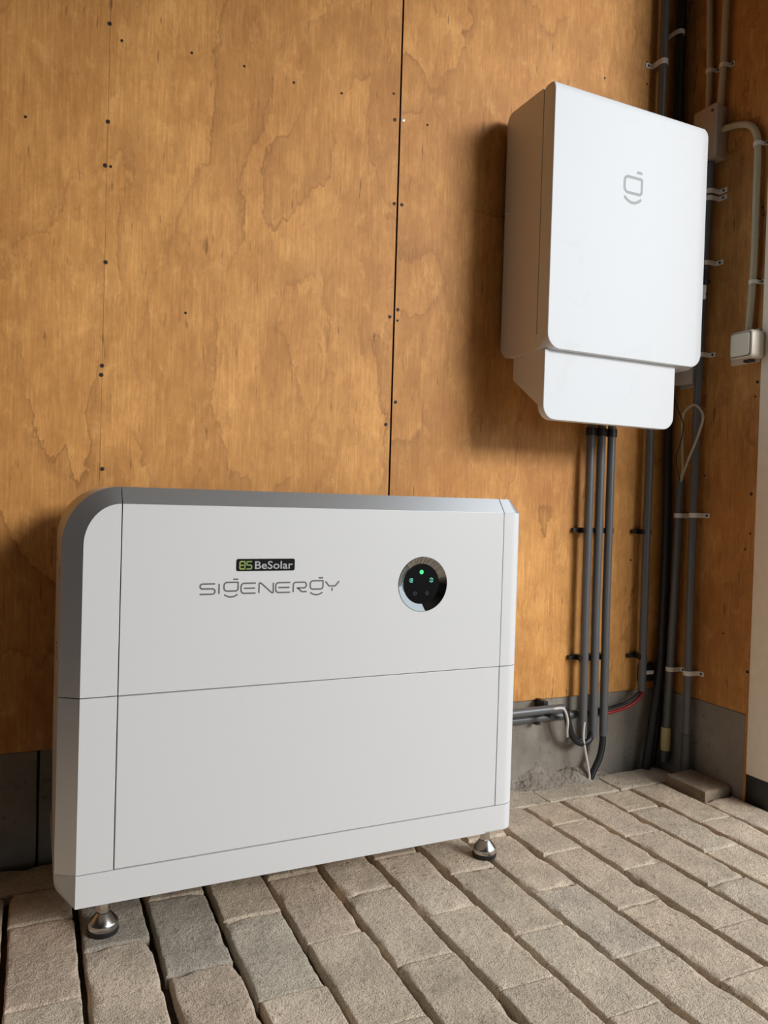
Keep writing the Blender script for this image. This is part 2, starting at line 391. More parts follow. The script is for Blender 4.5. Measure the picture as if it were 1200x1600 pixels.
# ------------------------------------------------------------------ paved floor
floor = mk('floor', *box(XL, XR + .06, YF, .03, -.14, -.021), SAND); tag(floor, 'worn tumbled brick paving laid in running bond', kind='structure')
def brick_mesh(seed, L, W, H=.07):
    """paver along y, top at z=0, tumbled edges"""
    rnd = random.Random(seed); so = Vector((rnd.uniform(0, 99), rnd.uniform(0, 99), rnd.uniform(0, 99)))
    def axis(n, half):
        e = .0155
        pts = [-half + e * t for t in (0, .12, .28, .5, .75)] + [-half + e + (2 * half - 2 * e) * i / n for i in range(n + 1)] + [half - e * t for t in (.75, .5, .28, .12, 0)]
        return pts
    X = axis(8, W / 2); Y = axis(16 if L > .15 else 8, L / 2); nx, ny = len(X), len(Y)
    V = []; F = []
    def edge_r(p):  # local rounding radius: mostly small, chipped in places
        c = noise.noise(p * 26 + so); c2 = noise.noise(p * 70 + so)
        return max(.0012, .0026 + .0022 * c2) + (max(0, c - .22) * .026)
    chip_end = rnd.random() < .55
    for j, y in enumerate(Y):
        for i, x in enumerate(X):
            p = Vector((x, y, 0))
            dx = W / 2 - abs(x); dy = L / 2 - abs(y)
            r = edge_r(p) + (.0028 * (1 + noise.noise(p * 55 + so)) if (chip_end and dy < dx and y < 0) else 0)
            h = 0
            ax = max(0, 1 - dx / r); ay = max(0, 1 - dy / r); a = min(1, math.hypot(ax, ay))
            h = -r * (1 - math.sqrt(max(0, 1 - a * a))) * .95
            h += .0009 * noise.noise(p * 120 + so) + .0011 * noise.noise(p * 30 + so) + .0006 * noise.noise(p * 300 + so)
            c = noise.noise(p * 16 - so)
            wob = .0016 * noise.noise(p * 40 + so * 2)
            V.append((x + (wob if dx < .012 else 0), y + (wob if dy < .012 else 0), h))
    for j in range(ny - 1):
        for i in range(nx - 1):
            F.append([j * nx + i, j * nx + i + 1, (j + 1) * nx + i + 1, (j + 1) * nx + i])
    loop = [i for i in range(nx)] + [j * nx + nx - 1 for j in range(1, ny)] + [(ny - 1) * nx + i for i in range(nx - 2, -1, -1)] + [j * nx for j in range(ny - 2, 0, -1)]
    prev = loop
    for z in (-.02, -H):
        cur = []
        for q in loop:
            v = V[q]; cur.append(len(V)); V.append((v[0] * (1.0 + .0), v[1], z))
        for k in range(len(loop)):
            k2 = (k + 1) % len(loop); F.append([prev[k], cur[k], cur[k2], prev[k2]])
        prev = cur
    F.append(prev[::-1])
    me = bpy.data.meshes.new('brick'); me.from_pydata(V, [], F)
    for p in me.polygons: p.use_smooth = True
    me.set_sharp_from_angle(angle=math.radians(70)); me.materials.append(PAVER)
    return me
BW = .0975; BL = .2150
full = [brick_mesh(i, BL, BW) for i in range(12)]; half = [brick_mesh(50 + i, .1035, BW) for i in range(4)]
TINTS = [(.40, .330, .255), (.385, .318, .243), (.41, .340, .265), (.375, .312, .24), (.395, .322, .245), (.38, .322, .25), (.415, .345, .262)]
GREY = (.265, .235, .195); RED = (.38, .303, .235)
def brick(me, x, y, rz=0, tint=None, dz=None, parent=floor):
    o = bpy.data.objects.new('brick', me); COL.objects.link(o); o.parent = parent
    o.location = (x, y, random.uniform(-.0020, .0008) if dz is None else dz)
    o.rotation_euler = (random.uniform(-.006, .006), random.uniform(-.010, .010), rz + random.uniform(-.008, .008) + (math.pi if random.random() < .35 else 0))
    t = tint or random.choice(TINTS); k = 1.95 * random.uniform(.94, 1.06)
    o.color = (t[0] * k, t[1] * k, t[2] * k, 1)
    return o
BX0 = -.3169; PW = .108; Y0 = -.128; PL = .2165
special = {(2, 1): GREY, (1, 0): GREY, (3, 1): (.335, .293, .235), (0, 1): RED, (4, 1): RED, (2, 2): RED, (8, 2): (.36, .31, .25)}
for k in range(-7, 15):
    xc = BX0 + (k + .5) * PW
    odd = k % 2 == 1
    y = Y0; i = 0
    if k == 14: y = Y0 - .128; odd = True
    if not odd:
        brick(random.choice(half), xc, y - .0535, 0); y -= .112; i = 1
    while y > -1.62:
        if y - PL / 2 > -1.0 or True:
            brick(full[(k * 5 + i * 7 + (k * i) % 3) % 12], xc + random.uniform(-.0015, .0015), y - PL / 2, 0, special.get((k, i)))
        y -= PL; i += 1
# course along the wall
x = .8475 - 9 * PL
while x < XR - .05:
    L = min(BL, XR - x - .006)
    if L > .19: brick(random.choice(full), x + PL / 2, -.0715, math.pi / 2, (.33, .285, .225), dz=random.uniform(-.006, -.001))
    elif L > .09: brick(random.choice(half), x + .056, -.0715, math.pi / 2, (.33, .285, .225), dz=-.004)
    x += PL
# paving beyond the modelled pieces
for a, b, c, d in ((XL, BX0 - 7 * PW - .004, YF, .0), (BX0 - 7 * PW - .004, XR + .06, YF, -1.72)):
    mk('paving_far', *box(a, b, c, d, -.02, -.002), PFAR, floor)
# loose broken paver standing proud by the side wall
lb = bpy.data.objects.new('loose_paver', brick_mesh(91, .120, .094, .045)); COL.objects.link(lb)
lb.location = (1.2505, -.1925, .0225); lb.rotation_euler = (.035, -.02, .06); lb.color = (.33, .255, .185, 1)
tag(lb, 'loose brown paver sitting proud of the floor beside the right wall', 'paving brick')
# rubble and old mortar along the wall foot
def rubble():
    nx, ny = 150, 36; V = []; F = []
    for j in range(ny + 1):
        for i in range(nx + 1):
            x = .775 + .34 * i / nx; y = .004 - .085 * j / ny
            u = i / nx; e = math.sin(math.pi * min(1, max(0, u))) ** .5
            h = (.031 * e * (1 - j / ny) ** 1.3) * (.55 + .75 * (noise.noise(Vector((x * 14, y * 14, 3))) + .5))
            h += .005 * noise.noise(Vector((x * 70, y * 70, 1))) * (1 - j / ny) + .0035 * noise.noise(Vector((x * 190, y * 190, 8)))
            V.append((x, y, h - .006 - .006 * (j / ny)))
    for j in range(ny):
        for i in range(nx): F.append([j * (nx + 1) + i, j * (nx + 1) + i + 1, (j + 1) * (nx + 1) + i + 1, (j + 1) * (nx + 1) + i])
    return V, F
RUB = concrete_mat('mortar_rubble', (.20, .165, .125), (.42, .37, .31), .006)
rb = mk('mortar_rubble', *rubble(), RUB, None, smooth=60); tag(rb, 'crumbled mortar and dirt heaped along the foot of the back wall', 'rubble', kind='stuff')

# ------------------------------------------------------------------ floor standing battery unit
UX, UY = -.2195, -.3623
XA, XB, XO, RR = .0541, .7476, .796, .030
ZB, Z1, Z2, Z3, Z4 = .0741, .1247, .3932, .6875, .7138
CX, CY, DB, G = .0295, .0195, .26, .0008
bat = empty('battery_unit', (UX + .38, UY + .13, 0), 'large white floor standing battery unit on four steel levelling feet', 'battery unit')
def U(v): return [(UX + p[0], UY + p[1], p[2]) for p in v]
def part(name, vf, mat=None, bevel=0.0, smooth=None, parent=None, seg=2):
    return mk(name, U(vf[0]), vf[1], mat or WHITE, parent or bat, bevel=bevel, smooth=smooth, seg=seg)
# dark chassis core seen in the seams
part('chassis', join(box(.006, XO - .02, .0125, DB - .01, Z1 + .004, Z3 - .06), box(XA - .02, XO - .035, .022, DB - .01, Z3 - .07, Z4 - .004)), DARKGAP)
# front panels
def holed_panel(x0, x1, z0, z1, cx, cz, r, th):
    import bisect
    angs = [2 * math.pi * k / 64 for k in range(64)]
    for qx, qz in ((x0, z0), (x1, z0), (x1, z1), (x0, z1)): angs.append(math.atan2(qz - cz, qx - cx) % (2 * math.pi))
    angs.sort(); inn = []; out = []
    for a in angs:
        c, s_ = math.cos(a), math.sin(a); inn.append((cx + r * c, cz + r * s_))
        t = min([((x1 if c > 0 else x0) - cx) / c if abs(c) > 1e-9 else 1e9, ((z1 if s_ > 0 else z0) - cz) / s_ if abs(s_) > 1e-9 else 1e9])
        out.append((cx + t * c, cz + t * s_))
    n = len(angs); R = [[(p[0], y, p[1]) for p in ring_] for ring_, y in ((inn, th), (inn, 0), (out, 0), (out, th))]
    V = [p for q in R for p in q]; F = []
    for i in range(4):
        j = (i + 1) % 4
        for k in range(n):
            k2 = (k + 1) % n; F.append([i * n + k, i * n + k2, j * n + k2, j * n + k])
    return V, F
DX, DZ = .357, .5545
up = part('upper_front_panel', holed_panel(XA + G, XB - G, Z2 + G, Z3, DX - UX, DZ, .0502, .012))
part('top_edge_trim', prism([(.0003, Z3 - .002), (.0003, Z3 + .0003), (CY, Z4), (DB, Z4), (DB, Z4 - .012), (.03, Z4 - .012), (.012, Z3 - .002)], 'x', XA + G, XB - G), SILVER)
part('lower_front_panel', prism([(0, Z1 + G), (0, Z2 - G), (.012, Z2 - G), (.012, Z1 + G)], 'x', XA + G, XB - G), bevel=.0007, seg=1)
# left end caps (rounded at the top, splayed side)
def arc(cx, cz, rx, rz, n=14): return [(cx - rx * math.cos(math.pi / 2 * k / n), cz + rz * math.sin(math.pi / 2 * k / n)) for k in range(n + 1)]
def ulc(off_x, off_z, y, zb=Z2 + G, x1=XA - G):
    pr = [(-off_x, zb)] + arc(XA - .0005, Z3 - .064, XA - .0005 + off_x, .064 + off_z) + [(x1, Z3 + off_z), (x1, zb)]
    return [(p[0], y, p[1]) for p in pr]
part('upper_end_cap', loft([ulc(0, 0, 0), ulc(0, 0, .003)]), smooth=35)
part('upper_edge_trim', loft([ulc(.0002, .0002, .0004), ulc(CX, Z4 - Z3, CY), ulc(CX, Z4 - Z3, CY + .002)]), SILVER, smooth=35)
part('lower_end_cap', prism([(0, 0), (0, .004), (XA - G, .004), (XA - G, 0)], 'z', Z1 + G, Z2 - G))
part('lower_edge_trim', prism([(-.0002, .0004), (-CX, CY), (-CX, CY + .002), (XA - G, CY + .002), (XA - G, .0045), (.002, .0045)], 'z', Z1 + G, Z2 - G), SILVER)
# body behind the caps
def body_ring(y): return ulc(CX - .0004, Z4 - Z3 - .0004, y, Z2 + G, XA + .02)
part('upper_side_housing', loft([body_ring(CY + .0034), body_ring(DB)]), smooth=35)
side = [(CY + .0034, Z1 + .001), (CY + .0034, Z2 - G), (DB, Z2 - G), (DB, .27), (.19, .16), (.10, Z1 + .001)]
part('lower_side_housing', prism(side, 'x', -CX + .0004, XA + .02))
# right end caps: vertical rounded corner with bevelled top
def plan(ins, n=12):
    r = max(.004, RR - ins); c = (XO - RR, RR)
    pts = [(XB + G, ins)]
    for k in range(n + 1):
        a = -math.pi / 2 + math.pi / 2 * k / n; pts.append((c[0] + r * math.cos(a), c[1] + r * math.sin(a)))
    return pts + [(XO - ins, DB), (XB + G, DB)]
def ring(ins, z): return [(p[0], p[1], z) for p in plan(ins)]
part('upper_corner_cap', loft([ring(0, Z2 + G), ring(0, Z3)]), smooth=32)
part('corner_edge_trim', loft([ring(.0002, Z3 + .0002), ring(CY, Z4)]), SILVER, smooth=40)
part('lower_corner_cap', loft([ring(0, Z1 + G), ring(0, Z2 - G)]), smooth=32)
# base
def base_ring(y, ex, rad):
    n = 10; pr = [(-ex, Z1 - G)]
    for k in range(n + 1):
        a = math.pi + math.pi / 2 * k / n; pr.append((-ex + rad + rad * math.cos(a), ZB + rad + rad * math.sin(a)))
    return pr
br = []
for y, ex, rad in ((0, 0, .0004), (.036, CX, .034), (DB, CX, .034)):
    pr = base_ring(y, ex, rad)
    br.append([(p[0], y, p[1]) for p in pr] + [(XB - .02, y, ZB), (XB - .02, y, Z1 - G)])
part('base_plinth', loft(br), smooth=32)
def planb():
    pts = [(XB - .02, 0)]
    for k in range(13):
        a = -math.pi / 2 + math.pi / 2 * k / 12; pts.append((XO - RR + RR * math.cos(a), RR + RR * math.sin(a)))
    return pts + [(XO, DB), (XB - .02, DB)]
def rb_(ins, z): return [(XB - .02 + (p[0] - XB + .02) * (1 - ins * 4), p[1] + ins * (1 if p[1] < .1 else 0), z) for p in planb()]
part('base_corner', loft([[(p[0], p[1], Z1 - G) for p in planb()], [(p[0], p[1], ZB + .003) for p in planb()], rb_(.002, ZB)]), smooth=32)
# levelling feet
def foot(x, y):
    f = part('levelling_foot', lathe([(.002, .0155), (.0215, .0155), (.0262, .006), (.0268, .0035), (.0268, -.0), (.0262, -.001)], (0, 0, 0)), STEEL)
    return f
foot_prof = [(.004, .0325), (.0105, .0322), (.0122, .0305), (.0218, .0190), (.0232, .0165), (.0234, .0085), (.0228, .007)]
stem_prof = [(.0088, .085), (.0088, .0485), (.0108, .0480), (.0112, .042), (.0108, .0335), (.0085, .0330), (.0085, .030)]
pad_prof = [(.018, .0075), (.0238, .0072), (.0242, .003), (.0232, -.0005), (.012, -.0005)]
proto = None
for (fx, fy) in ((.0465, .060), (.786 - .02, .060), (.0465, .215), (.766, .215)):
    c = Vector((UX + fx, UY + fy, 0)); base = wloc(bat)
    if proto is None:
        fo = mk('levelling_foot', [Vector(v) + c for v in lathe(foot_prof, (0, 0, 0), 36)[0]], lathe(foot_prof, (0, 0, 0), 36)[1], STEEL, bat, smooth=35, origin=c)
        st = mk('threaded_stem', [Vector(v) + c for v in lathe(stem_prof, (0, 0, 0), 6)[0]], lathe(stem_prof, (0, 0, 0), 6)[1], STEEL, fo, origin=c)
        pd = mk('rubber_pad', [Vector(v) + c for v in lathe(pad_prof, (0, 0, 0), 32)[0]], lathe(pad_prof, (0, 0, 0), 32)[1], BLACK, fo, smooth=35, origin=c)
        fo['label'] = 'brushed steel cone shaped levelling foot'; proto = (fo, st, pd)
    else:
        fo = proto[0].copy(); COL.objects.link(fo); fo.parent = bat; fo.location = c - base
        for q in proto[1:]:
            d = q.copy(); COL.objects.link(d); d.parent = fo
# status display
disp = mk('status_display', *lathe([(.0499, .008), (.0499, -.0004), (.0494, -.0008), (.0486, -.0004), (.0368, .0068), (.0362, .0085)], (DX, UY, DZ), 64, 'y'), CHROME, bat, smooth=25)
disp['label'] = 'round black glass status display with chrome bevel ring'
mk('display_glass', *lathe([(.0005, .0068), (.0366, .0068), (.0366, .0085)], (DX, UY, DZ), 64, 'y'), GLASSB, disp, smooth=25)
def icon(name, strokes, cx, cz, mat, w=.0009):
    vf = join(*[stroke3(s, w, lambda u, v, d: (DX + cx + u, UY + .0068 - d, DZ + cz + v), .0003, cl) for s, cl in strokes])
    return mk(name, *vf, mat, disp)
def circ(r, n=14, a0=0, a1=2 * math.pi, closed=True):
    m = n if closed else n + 1
    return [(r * math.cos(a0 + (a1 - a0) * k / n), r * math.sin(a0 + (a1 - a0) * k / n)) for k in range(m)]
R_ = .0215
pos = [(R_ * math.cos(math.radians(a)), R_ * math.sin(math.radians(a))) for a in (90, 162, 18, 234, 306)]
icon('indicator_icon', [(circ(.0033), True), (circ(.0018), True), ([(-.0012, 0), (.0012, 0)], False)], *pos[0], GREEN, .0015)
icon('indicator_icon', [([(.0028, .0032), (-.0018, .0032), (-.003, .002), (-.003, -.002), (-.0018, -.0032), (.0028, -.0032)], False), ([(-.001, .0008), (.0028, .0008)], False), ([(-.001, -.001), (.0028, -.001)], False)], *pos[1], TEAL, .0009)
icon('indicator_icon', [(circ(.0036, 12, .2, 2.6, False), False), (circ(.0036, 12, 3.4, 5.9, False), False), ([(-.001, 0), (.0016, 0)], False)], *pos[2], TEAL, .0009)
icon('indicator_icon', [(circ(.0030), True), ([(0, -.001), (0, .001)], False)], *pos[3], DIM, .0005)
icon('indicator_icon', [(circ(.0030), True), ([(0, -.001), (0, .001)], False)], *pos[4], DIM, .0005)
# brand lettering drawn as strokes
def lettering(name, mat, strokes, w, y, parent, depth=.0003):
    vf = join(*[stroke3(s, w, lambda u, v, d: (u, y - d + .0001, v), depth, cl) for s, cl in strokes])
    return mk(name, *vf, mat, parent)
H0 = .546; HH = .0165
def rp(pts, r): return rpoly(pts, r, 5, False)
def S_(x0, x1): 
    h = HH; return [(rp([(x1, H0 + h), (x0, H0 + h), (x0, H0 + h * .52), (x1, H0 + h * .52), (x1, H0), (x0 - .0005, H0)], .0042), False)]
def E_(x0, x1):
    h = HH; return [(rp([(x1, H0 + h), (x0, H0 + h), (x0, H0), (x1, H0)], .0052), False), ([(x0 + .0045, H0 + h * .5), (x1 - .001, H0 + h * .5)], False)]
def smile(x0, x1, z, dip, n=12): return [(x0 + (x1 - x0) * k / n, z - dip * (1 - (2 * k / n - 1) ** 2)) for k in range(n + 1)]
def G_(x0, x1, s=1.0, z0=H0, h=HH):
    b0 = z0 + h * .26
    return [(rpoly([(x0, b0 + h * .86), (x1, b0 + h * .86), (x1, b0), (x0, b0)], [.0050 * s, .0008 * s, .0042 * s, .0050 * s], 5), True),
            (smile(x0 + .0006, x1 - .0006, z0 - h * .08, h * .24), False),
            ([(x1 - (x1 - x0) * .36, b0 + h * 1.16), (x1, b0 + h * 1.16)], False)]
sg = []
sg += S_(-.045, -.021)
sg += [([(-.0145, H0), (-.0145, H0 + HH)], False)]
sg += G_(-.0065, .0165)
sg += E_(.0215, .046)
sg += [(rp([(.0515, H0), (.0515, H0 + HH), (.0545, H0 + HH), (.0735, H0), (.0758, H0), (.0758, H0 + HH)], .0014), False)]
sg += E_(.0800, .1050)
sg += [(rp([(.1105, H0), (.1105, H0 + HH), (.1335, H0 + HH), (.1335, H0 + HH * .42), (.1165, H0 + HH * .42)], .0042), False), (rp([(.1185, H0 + HH * .42), (.1255, H0 + .0005), (.1345, H0 + .0005)], .002), False)]
sg += G_(.1405, .1635)
sg += [(rp([(.1680, H0 + HH * 1.04), (.1745, H0 + HH * .55), (.1860, H0 + HH * .55), (.1930, H0 + HH * 1.04)], .004), False), ([(.1803, H0 + HH * .38), (.1803, H0 + .0005)], False)]
lettering('brand_lettering', LOGO, sg, .0025, UY, bat)
# black sticker with the installer's name
stv = [(UX + 0, 0)]
st_out = rpoly([(.0125, .5825), (.1120, .5825), (.1120, .6025), (.0125, .6025)], .0032, 6)
stk = mk('installer_sticker', *prism(st_out, 'y', UY - .0003, UY + .0002), STICK, bat); stk['label'] = 'black installer sticker reading BeSolar'
def text_mesh(name, body, mat, x0, x1, z0, h, y, parent, bold=.0):
    cu = bpy.data.curves.new(name, 'FONT'); cu.body = body; cu.size = 1.0; cu.offset = bold; cu.resolution_u = 3
    to = bpy.data.objects.new(name, cu); COL.objects.link(to)
    bpy.context.view_layer.update()
    dg = bpy.context.evaluated_depsgraph_get(); me = bpy.data.meshes.new_from_object(to.evaluated_get(dg))
    bpy.data.objects.remove(to); bpy.data.curves.remove(cu)
    xs = [v.co.x for v in me.vertices]; ys = [v.co.y for v in me.vertices]
    a, b, c, d = min(xs), max(xs), min(ys), max(ys)
    V = [(x0 + (v.co.x - a) / (b - a) * (x1 - x0), y, z0 + (v.co.y - c) / (d - c) * h) for v in me.vertices]
    F = [list(p.vertices) for p in me.polygons]
    bpy.data.meshes.remove(me)
    return mk(name, V, F, mat, parent)
text_mesh('lettering', 'BeSolar', STW, .0435, .1085, .5855, .0132, UY - .0005, stk, .012)
lettering('monogram', STG2, [(rp([(.0275, .5980), (.0185, .5980), (.0185, .5860), (.0275, .5860)], .002), False), ([(.0180, .5920), (.0245, .5920)], False)], .0021, UY - .0002, stk)
lettering('monogram', STG, [([(.0268, .5980), (.0268, .5860)], False), (rp([(.0385, .5980), (.0300, .5980), (.0300, .5922), (.0380, .5922), (.0380, .5860), (.0295, .5860)], .0018), False)], .0021, UY - .0002, stk)
# small warning marks on the left side
def mark(y, z, strokes, w):
    vf = join(*[stroke3(s, w, lambda u, v, d: (UX - CX - d + .0005, UY + y + u, z + v), .0004, False) for s in strokes]); return mk('warning_mark', *vf, STICK, bat)
mark(.09, .575, [[(0, .008), (.010, 0), (0, -.001), (.010, -.011)]], .005)
mark(.15, .44, [[(-.01, .012), (.01, .012)], [(-.01, .004), (.01, .004)], [(-.01, -.004), (.01, -.004)], [(-.01, -.012), (.01, -.012)]], .003)
mark(.21, .588, [[(0, .006), (0, -.004)]], .007)

# ------------------------------------------------------------------ wall mounted inverter
inv = empty('wall_inverter', (.966, 0, .90), 'white wall mounted inverter box with pale grey emblem above dark conduits', 'inverter')
IX0, IX1, IY, IZ0, IZ1 = .735, 1.198, -.2018, 1.054, 1.645
def ip(name, vf, mat=WHITEB, bevel=0.0, smooth=None, parent=None, seg=2): return mk(name, vf[0], vf[1], mat, parent or inv, bevel=bevel, smooth=smooth, seg=seg)
# front cover: rounded rectangle in elevation, soft rounded top front edge
def el(ins, y, top):
    k = max(0.0, min(1.0, (y - IY - .004) / .036)); rb_c = .034 * (1 - k) + .0012 * k
    pts = rpoly([(IX0 + ins, IZ0 + ins), (IX1 - ins, IZ0 + ins), (IX1 - ins, top), (IX0 + ins, top)], [rb_c, rb_c, .010, .004], 9)
    return [(p[0], y, p[1]) for p in pts]
rings = [el(.0012, IY, IZ1 - .021), el(.0003, IY + .0006, IZ1 - .0165), el(0, IY + .0022, IZ1 - .0105), el(0, IY + .006, IZ1 - .0045), el(0, IY + .011, IZ1 - .0012), el(0, IY + .017, IZ1), el(0, IY + .030, IZ1), el(0, IY + .036, IZ1 - .0015), el(0, IY + .0395, IZ1 - .005)]
ip('front_cover', loft(rings), WHITEI, smooth=32)
ip('cover_seam', box(IX0 + .004, IX1 - .004, IY + .038, IY + .050, IZ0 + .006, IZ1 - .012), DARKGAP)
# rear case
prof = rpoly([(IY + .0425, IZ0 + .0), (-.016, IZ0 + .0), (-.016, IZ1 - .002), (IY + .0425, IZ1 - .002)], [.002, .034, .022, .005], 9)
ip('rear_case', prism(prof, 'x', IX0, IX1), WHITEB, smooth=32)
# below the seam's end the side is continuous
ip('lower_side', prism([(IY + .036, IZ0 + .036), (IY + .047, IZ0 + .036), (IY + .047, IZ0 + .0006), (IY + .036, IZ0 + .0006)], 'x', IX0 + .0001, IX1 - .0001), WHITEB)
# wall bracket
ip('wall_bracket', box(.80, 1.13, -.0165, -.0005, 1.10, 1.56), DARKGAP)
ip('side_stud', lathe([(.0005, -.004), (.004, -.004), (.004, .004), (.0005, .004)], (IX0 - .003, -.03, 1.405), 10, 'x'), WHITEB)
# cable cover below
CF = -.186
def cv(ins, y):
    pts = rpoly([(.741 + ins, .898 + ins), (1.131 - ins, .898 + ins), (1.131 - ins, 1.0535), (.741 + ins, 1.0535)], [.032, .032, 0, 0], 9)
    return [(p[0], y, p[1]) for p in pts]
ip('cable_cover', loft([cv(.0012, CF), cv(.0003, CF + .0006), cv(0, CF + .002), cv(0, CF + .020)]), WHITEI, smooth=32)
for xa, xb in ((.7413, .7433), (1.1287, 1.1307)):
    ip('cable_cover_side', prism([(CF + .019, 1.0535), (CF + .019, .930), (-.064, 1.0), (-.064, 1.0535)], 'x', xa, xb), WHITEB)
# emblem
em = [(rpoly([(.9385, 1.4735), (.9905, 1.4735), (.9905, 1.4370), (.9385, 1.4370)], [.011, .0025, .008, .011], 6), True),
      (smile(.9385, .9895, 1.4265, .0115), False), ([(.9745, 1.4875), (.9905, 1.4875)], False)]
lettering('emblem', LOGOL, em, .0066, IY, inv)

# ------------------------------------------------------------------ conduits and clips
CR = .0105
def clip_band(parent, c, n, t, r, d, mat, tabs=(1,), w=.012, tab=.018, name='clip'):
    """saddle clip on a vertical conduit; c centre, n wall normal (out), t tangent, d distance of centre to wall"""
    n = Vector(n); t = Vector(t); c = Vector(c); rr = r + .0012
    path = []
    if -1 in tabs: path.append((-rr - tab, -d + .0012))
    path += [(-rr, -d + .0012), (-rr, 0)] + [(-rr * math.cos(math.pi * k / 10), rr * math.sin(math.pi * k / 10)) for k in range(1, 10)] + [(rr, 0), (rr, -d + .0012)]
    if 1 in tabs: path.append((rr + tab, -d + .0012))
    vf = stroke3(path, .0018, lambda u, v, k: c + t * u + n * v + Vector((0, 0, k - w / 2)), w)
    o = mk(name, *vf, mat, parent)
    for sgn in tabs:
        q = c + t * (sgn * (rr + tab * .55)) + n * (-d + .0022)
        ax = 'y' if abs(n.y) > .5 else 'x'
        mk('screw', *lathe([(.0008, -.0012), (.0032, -.001), (.0034, .001)], q, 8, ax), SCREW, o)
    return o
def c_clip(parent, c, n, t, r, d, w=.013, tab=True):
    """black spring clip holding a conduit off the wall"""
    n = Vector(n); t = Vector(t); c = Vector(c); rr = r + .0018
    path = [(rr * math.cos(a), rr * math.sin(a)) for a in [math.radians(20 - 220 * k / 16) for k in range(17)]]
    vf = [stroke3(path, .003, lambda u, v, k: c + t * u + n * v + Vector((0, 0, k - w / 2)), w)]
    vf.append(stroke3([(0, -rr), (0, -d)], .014, lambda u, v, k: c + t * u + n * v + Vector((0, 0, k - w / 2)), w))
    if tab: vf.append(stroke3([(-rr - .018, -d + .006), (0, -d + .006)], .010, lambda u, v, k: c + t * u + n * v + Vector((0, 0, k - w / 2 + .001)), w * .8))
    return mk('clip', *join(*vf), BLACKP, parent)
NB, TB = (0, -1, 0), (1, 0, 0)       # back wall
NR, TR = (-1, 0, 0), (0, -1, 0)      # right wall (tangent towards the viewer)
cnt = 0
for i, (x, lab) in enumerate(((1.010, 'leftmost of the three grey conduits dropping from the inverter'), (1.0445, 'middle of the three grey conduits dropping from the inverter'), (1.0785, 'rightmost of the three grey conduits dropping from the inverter'))):
    e = empty('conduit', (x, -.03, .105), lab, 'conduit', 'grey conduits under the inverter')
    mk('pipe', *tube([(x + .003, -.032, .106), (x, -.03, .45), (x - .0005, -.03, .93)], CR, 20, .0018), PVC, e, smooth=40)
    mk('gland', *lathe([(.006, 0), (.0135, 0), (.0135, .02), (.006, .02)], (x - .0005, -.03, .888), 12), BLACKP, e)
    for z in (.643, .312): c_clip(e, (x, -.03, z), NB, TB, CR, .03, tab=(i == 0))
e = empty('conduit', (1.21, -.03, .212), 'single grey conduit rising behind the inverter near the corner', 'conduit')
mk('pipe', *tube([(1.211, -.03, .213), (1.209, -.03, .6), (1.21, -.03, ZT)], CR, 20, .0018), PVC, e, smooth=40)
for z in (.641, .305): c_clip(e, (1.209, -.03, z), NB, TB, CR, .03)
clip_band(e, (1.21, -.03, 1.892), NB, TB, CR, .03, CLIP, (-1,), .014, .022)
# horizontal pair low on the wall
e = empty('conduit', (.60, -.046, .181), 'upper of two level grey conduits behind the battery unit', 'conduit')
mk('pipe', *tube([(.15, -.046, .1945), (.936, -.046, .1945)], CR, 20, .0018), PVC, e, smooth=40)
k = mk('clip', *join(box(.885, .897, -.062, .002, .178, .1835), box(.885, .897, -.036, .002, .178, .212)), BLACKP, e)
e = empty('conduit', (.60, -.030, .156), 'lower of two level grey conduits behind the battery unit', 'conduit')
mk('pipe', *tube([(.15, -.0075, .1635), (1.100, -.0075, .1625)], .0098, 20, .0018), PVC, e, smooth=40)
mk('clip', *box(.876, .888, -.020, .004, .149, .1535), BLACKP, e)
# right wall pair
e = empty('conduit', (XR - .025, -.06, 0), 'dark conduit with yellow sleeve on the side wall near the corner', 'conduit')
mk('pipe', *tube([(XR - .025, -.0505, .02), (XR - .025, -.055, .12), (XR - .025, -.067, .5), (XR - .025, -.0735, .782)], CR, 20, .0018), PVC, e, smooth=40)
mk('sleeve', *lathe([(.0105, 0), (.0128, 0), (.0130, .03), (.0128, .062), (.0105, .062)], (XR - .025, -.053, .052), 20), YEL, e, smooth=40)
clip_band(e, (XR - .025, -.0712, .688), NR, TR, CR, .025, CLIP); clip_band(e, (XR - .025, -.061, .274), NR, TR, CR, .025, CLIP)
e = empty('conduit', (XR - .025, -.122, 0), 'tall dark conduit on the side wall below the junction box', 'conduit')
mk('pipe', *tube([(XR - .025, -.124, .0), (XR - .025, -.1205, .5), (XR - .025, -.1205, 1.0), (XR - .025, -.136, 1.60)], CR, 20), PVC, e, smooth=40)
mk('coupling', *lathe([(.0105, 0), (.0122, 0), (.0122, .115), (.0105, .115)], (XR - .025, -.1238, .0), 20), PVCD, e, smooth=40)
for y, z in ((-.122, .69), (-.1215, .276), (-.1215, 1.108), (-.131, 1.343), (-.135, 1.526), (-.1345, 1.508)): clip_band(e, (XR - .025, y, z), NR, TR, CR, .025, CLIP, tab=.018 if z < 1.2 else .024)
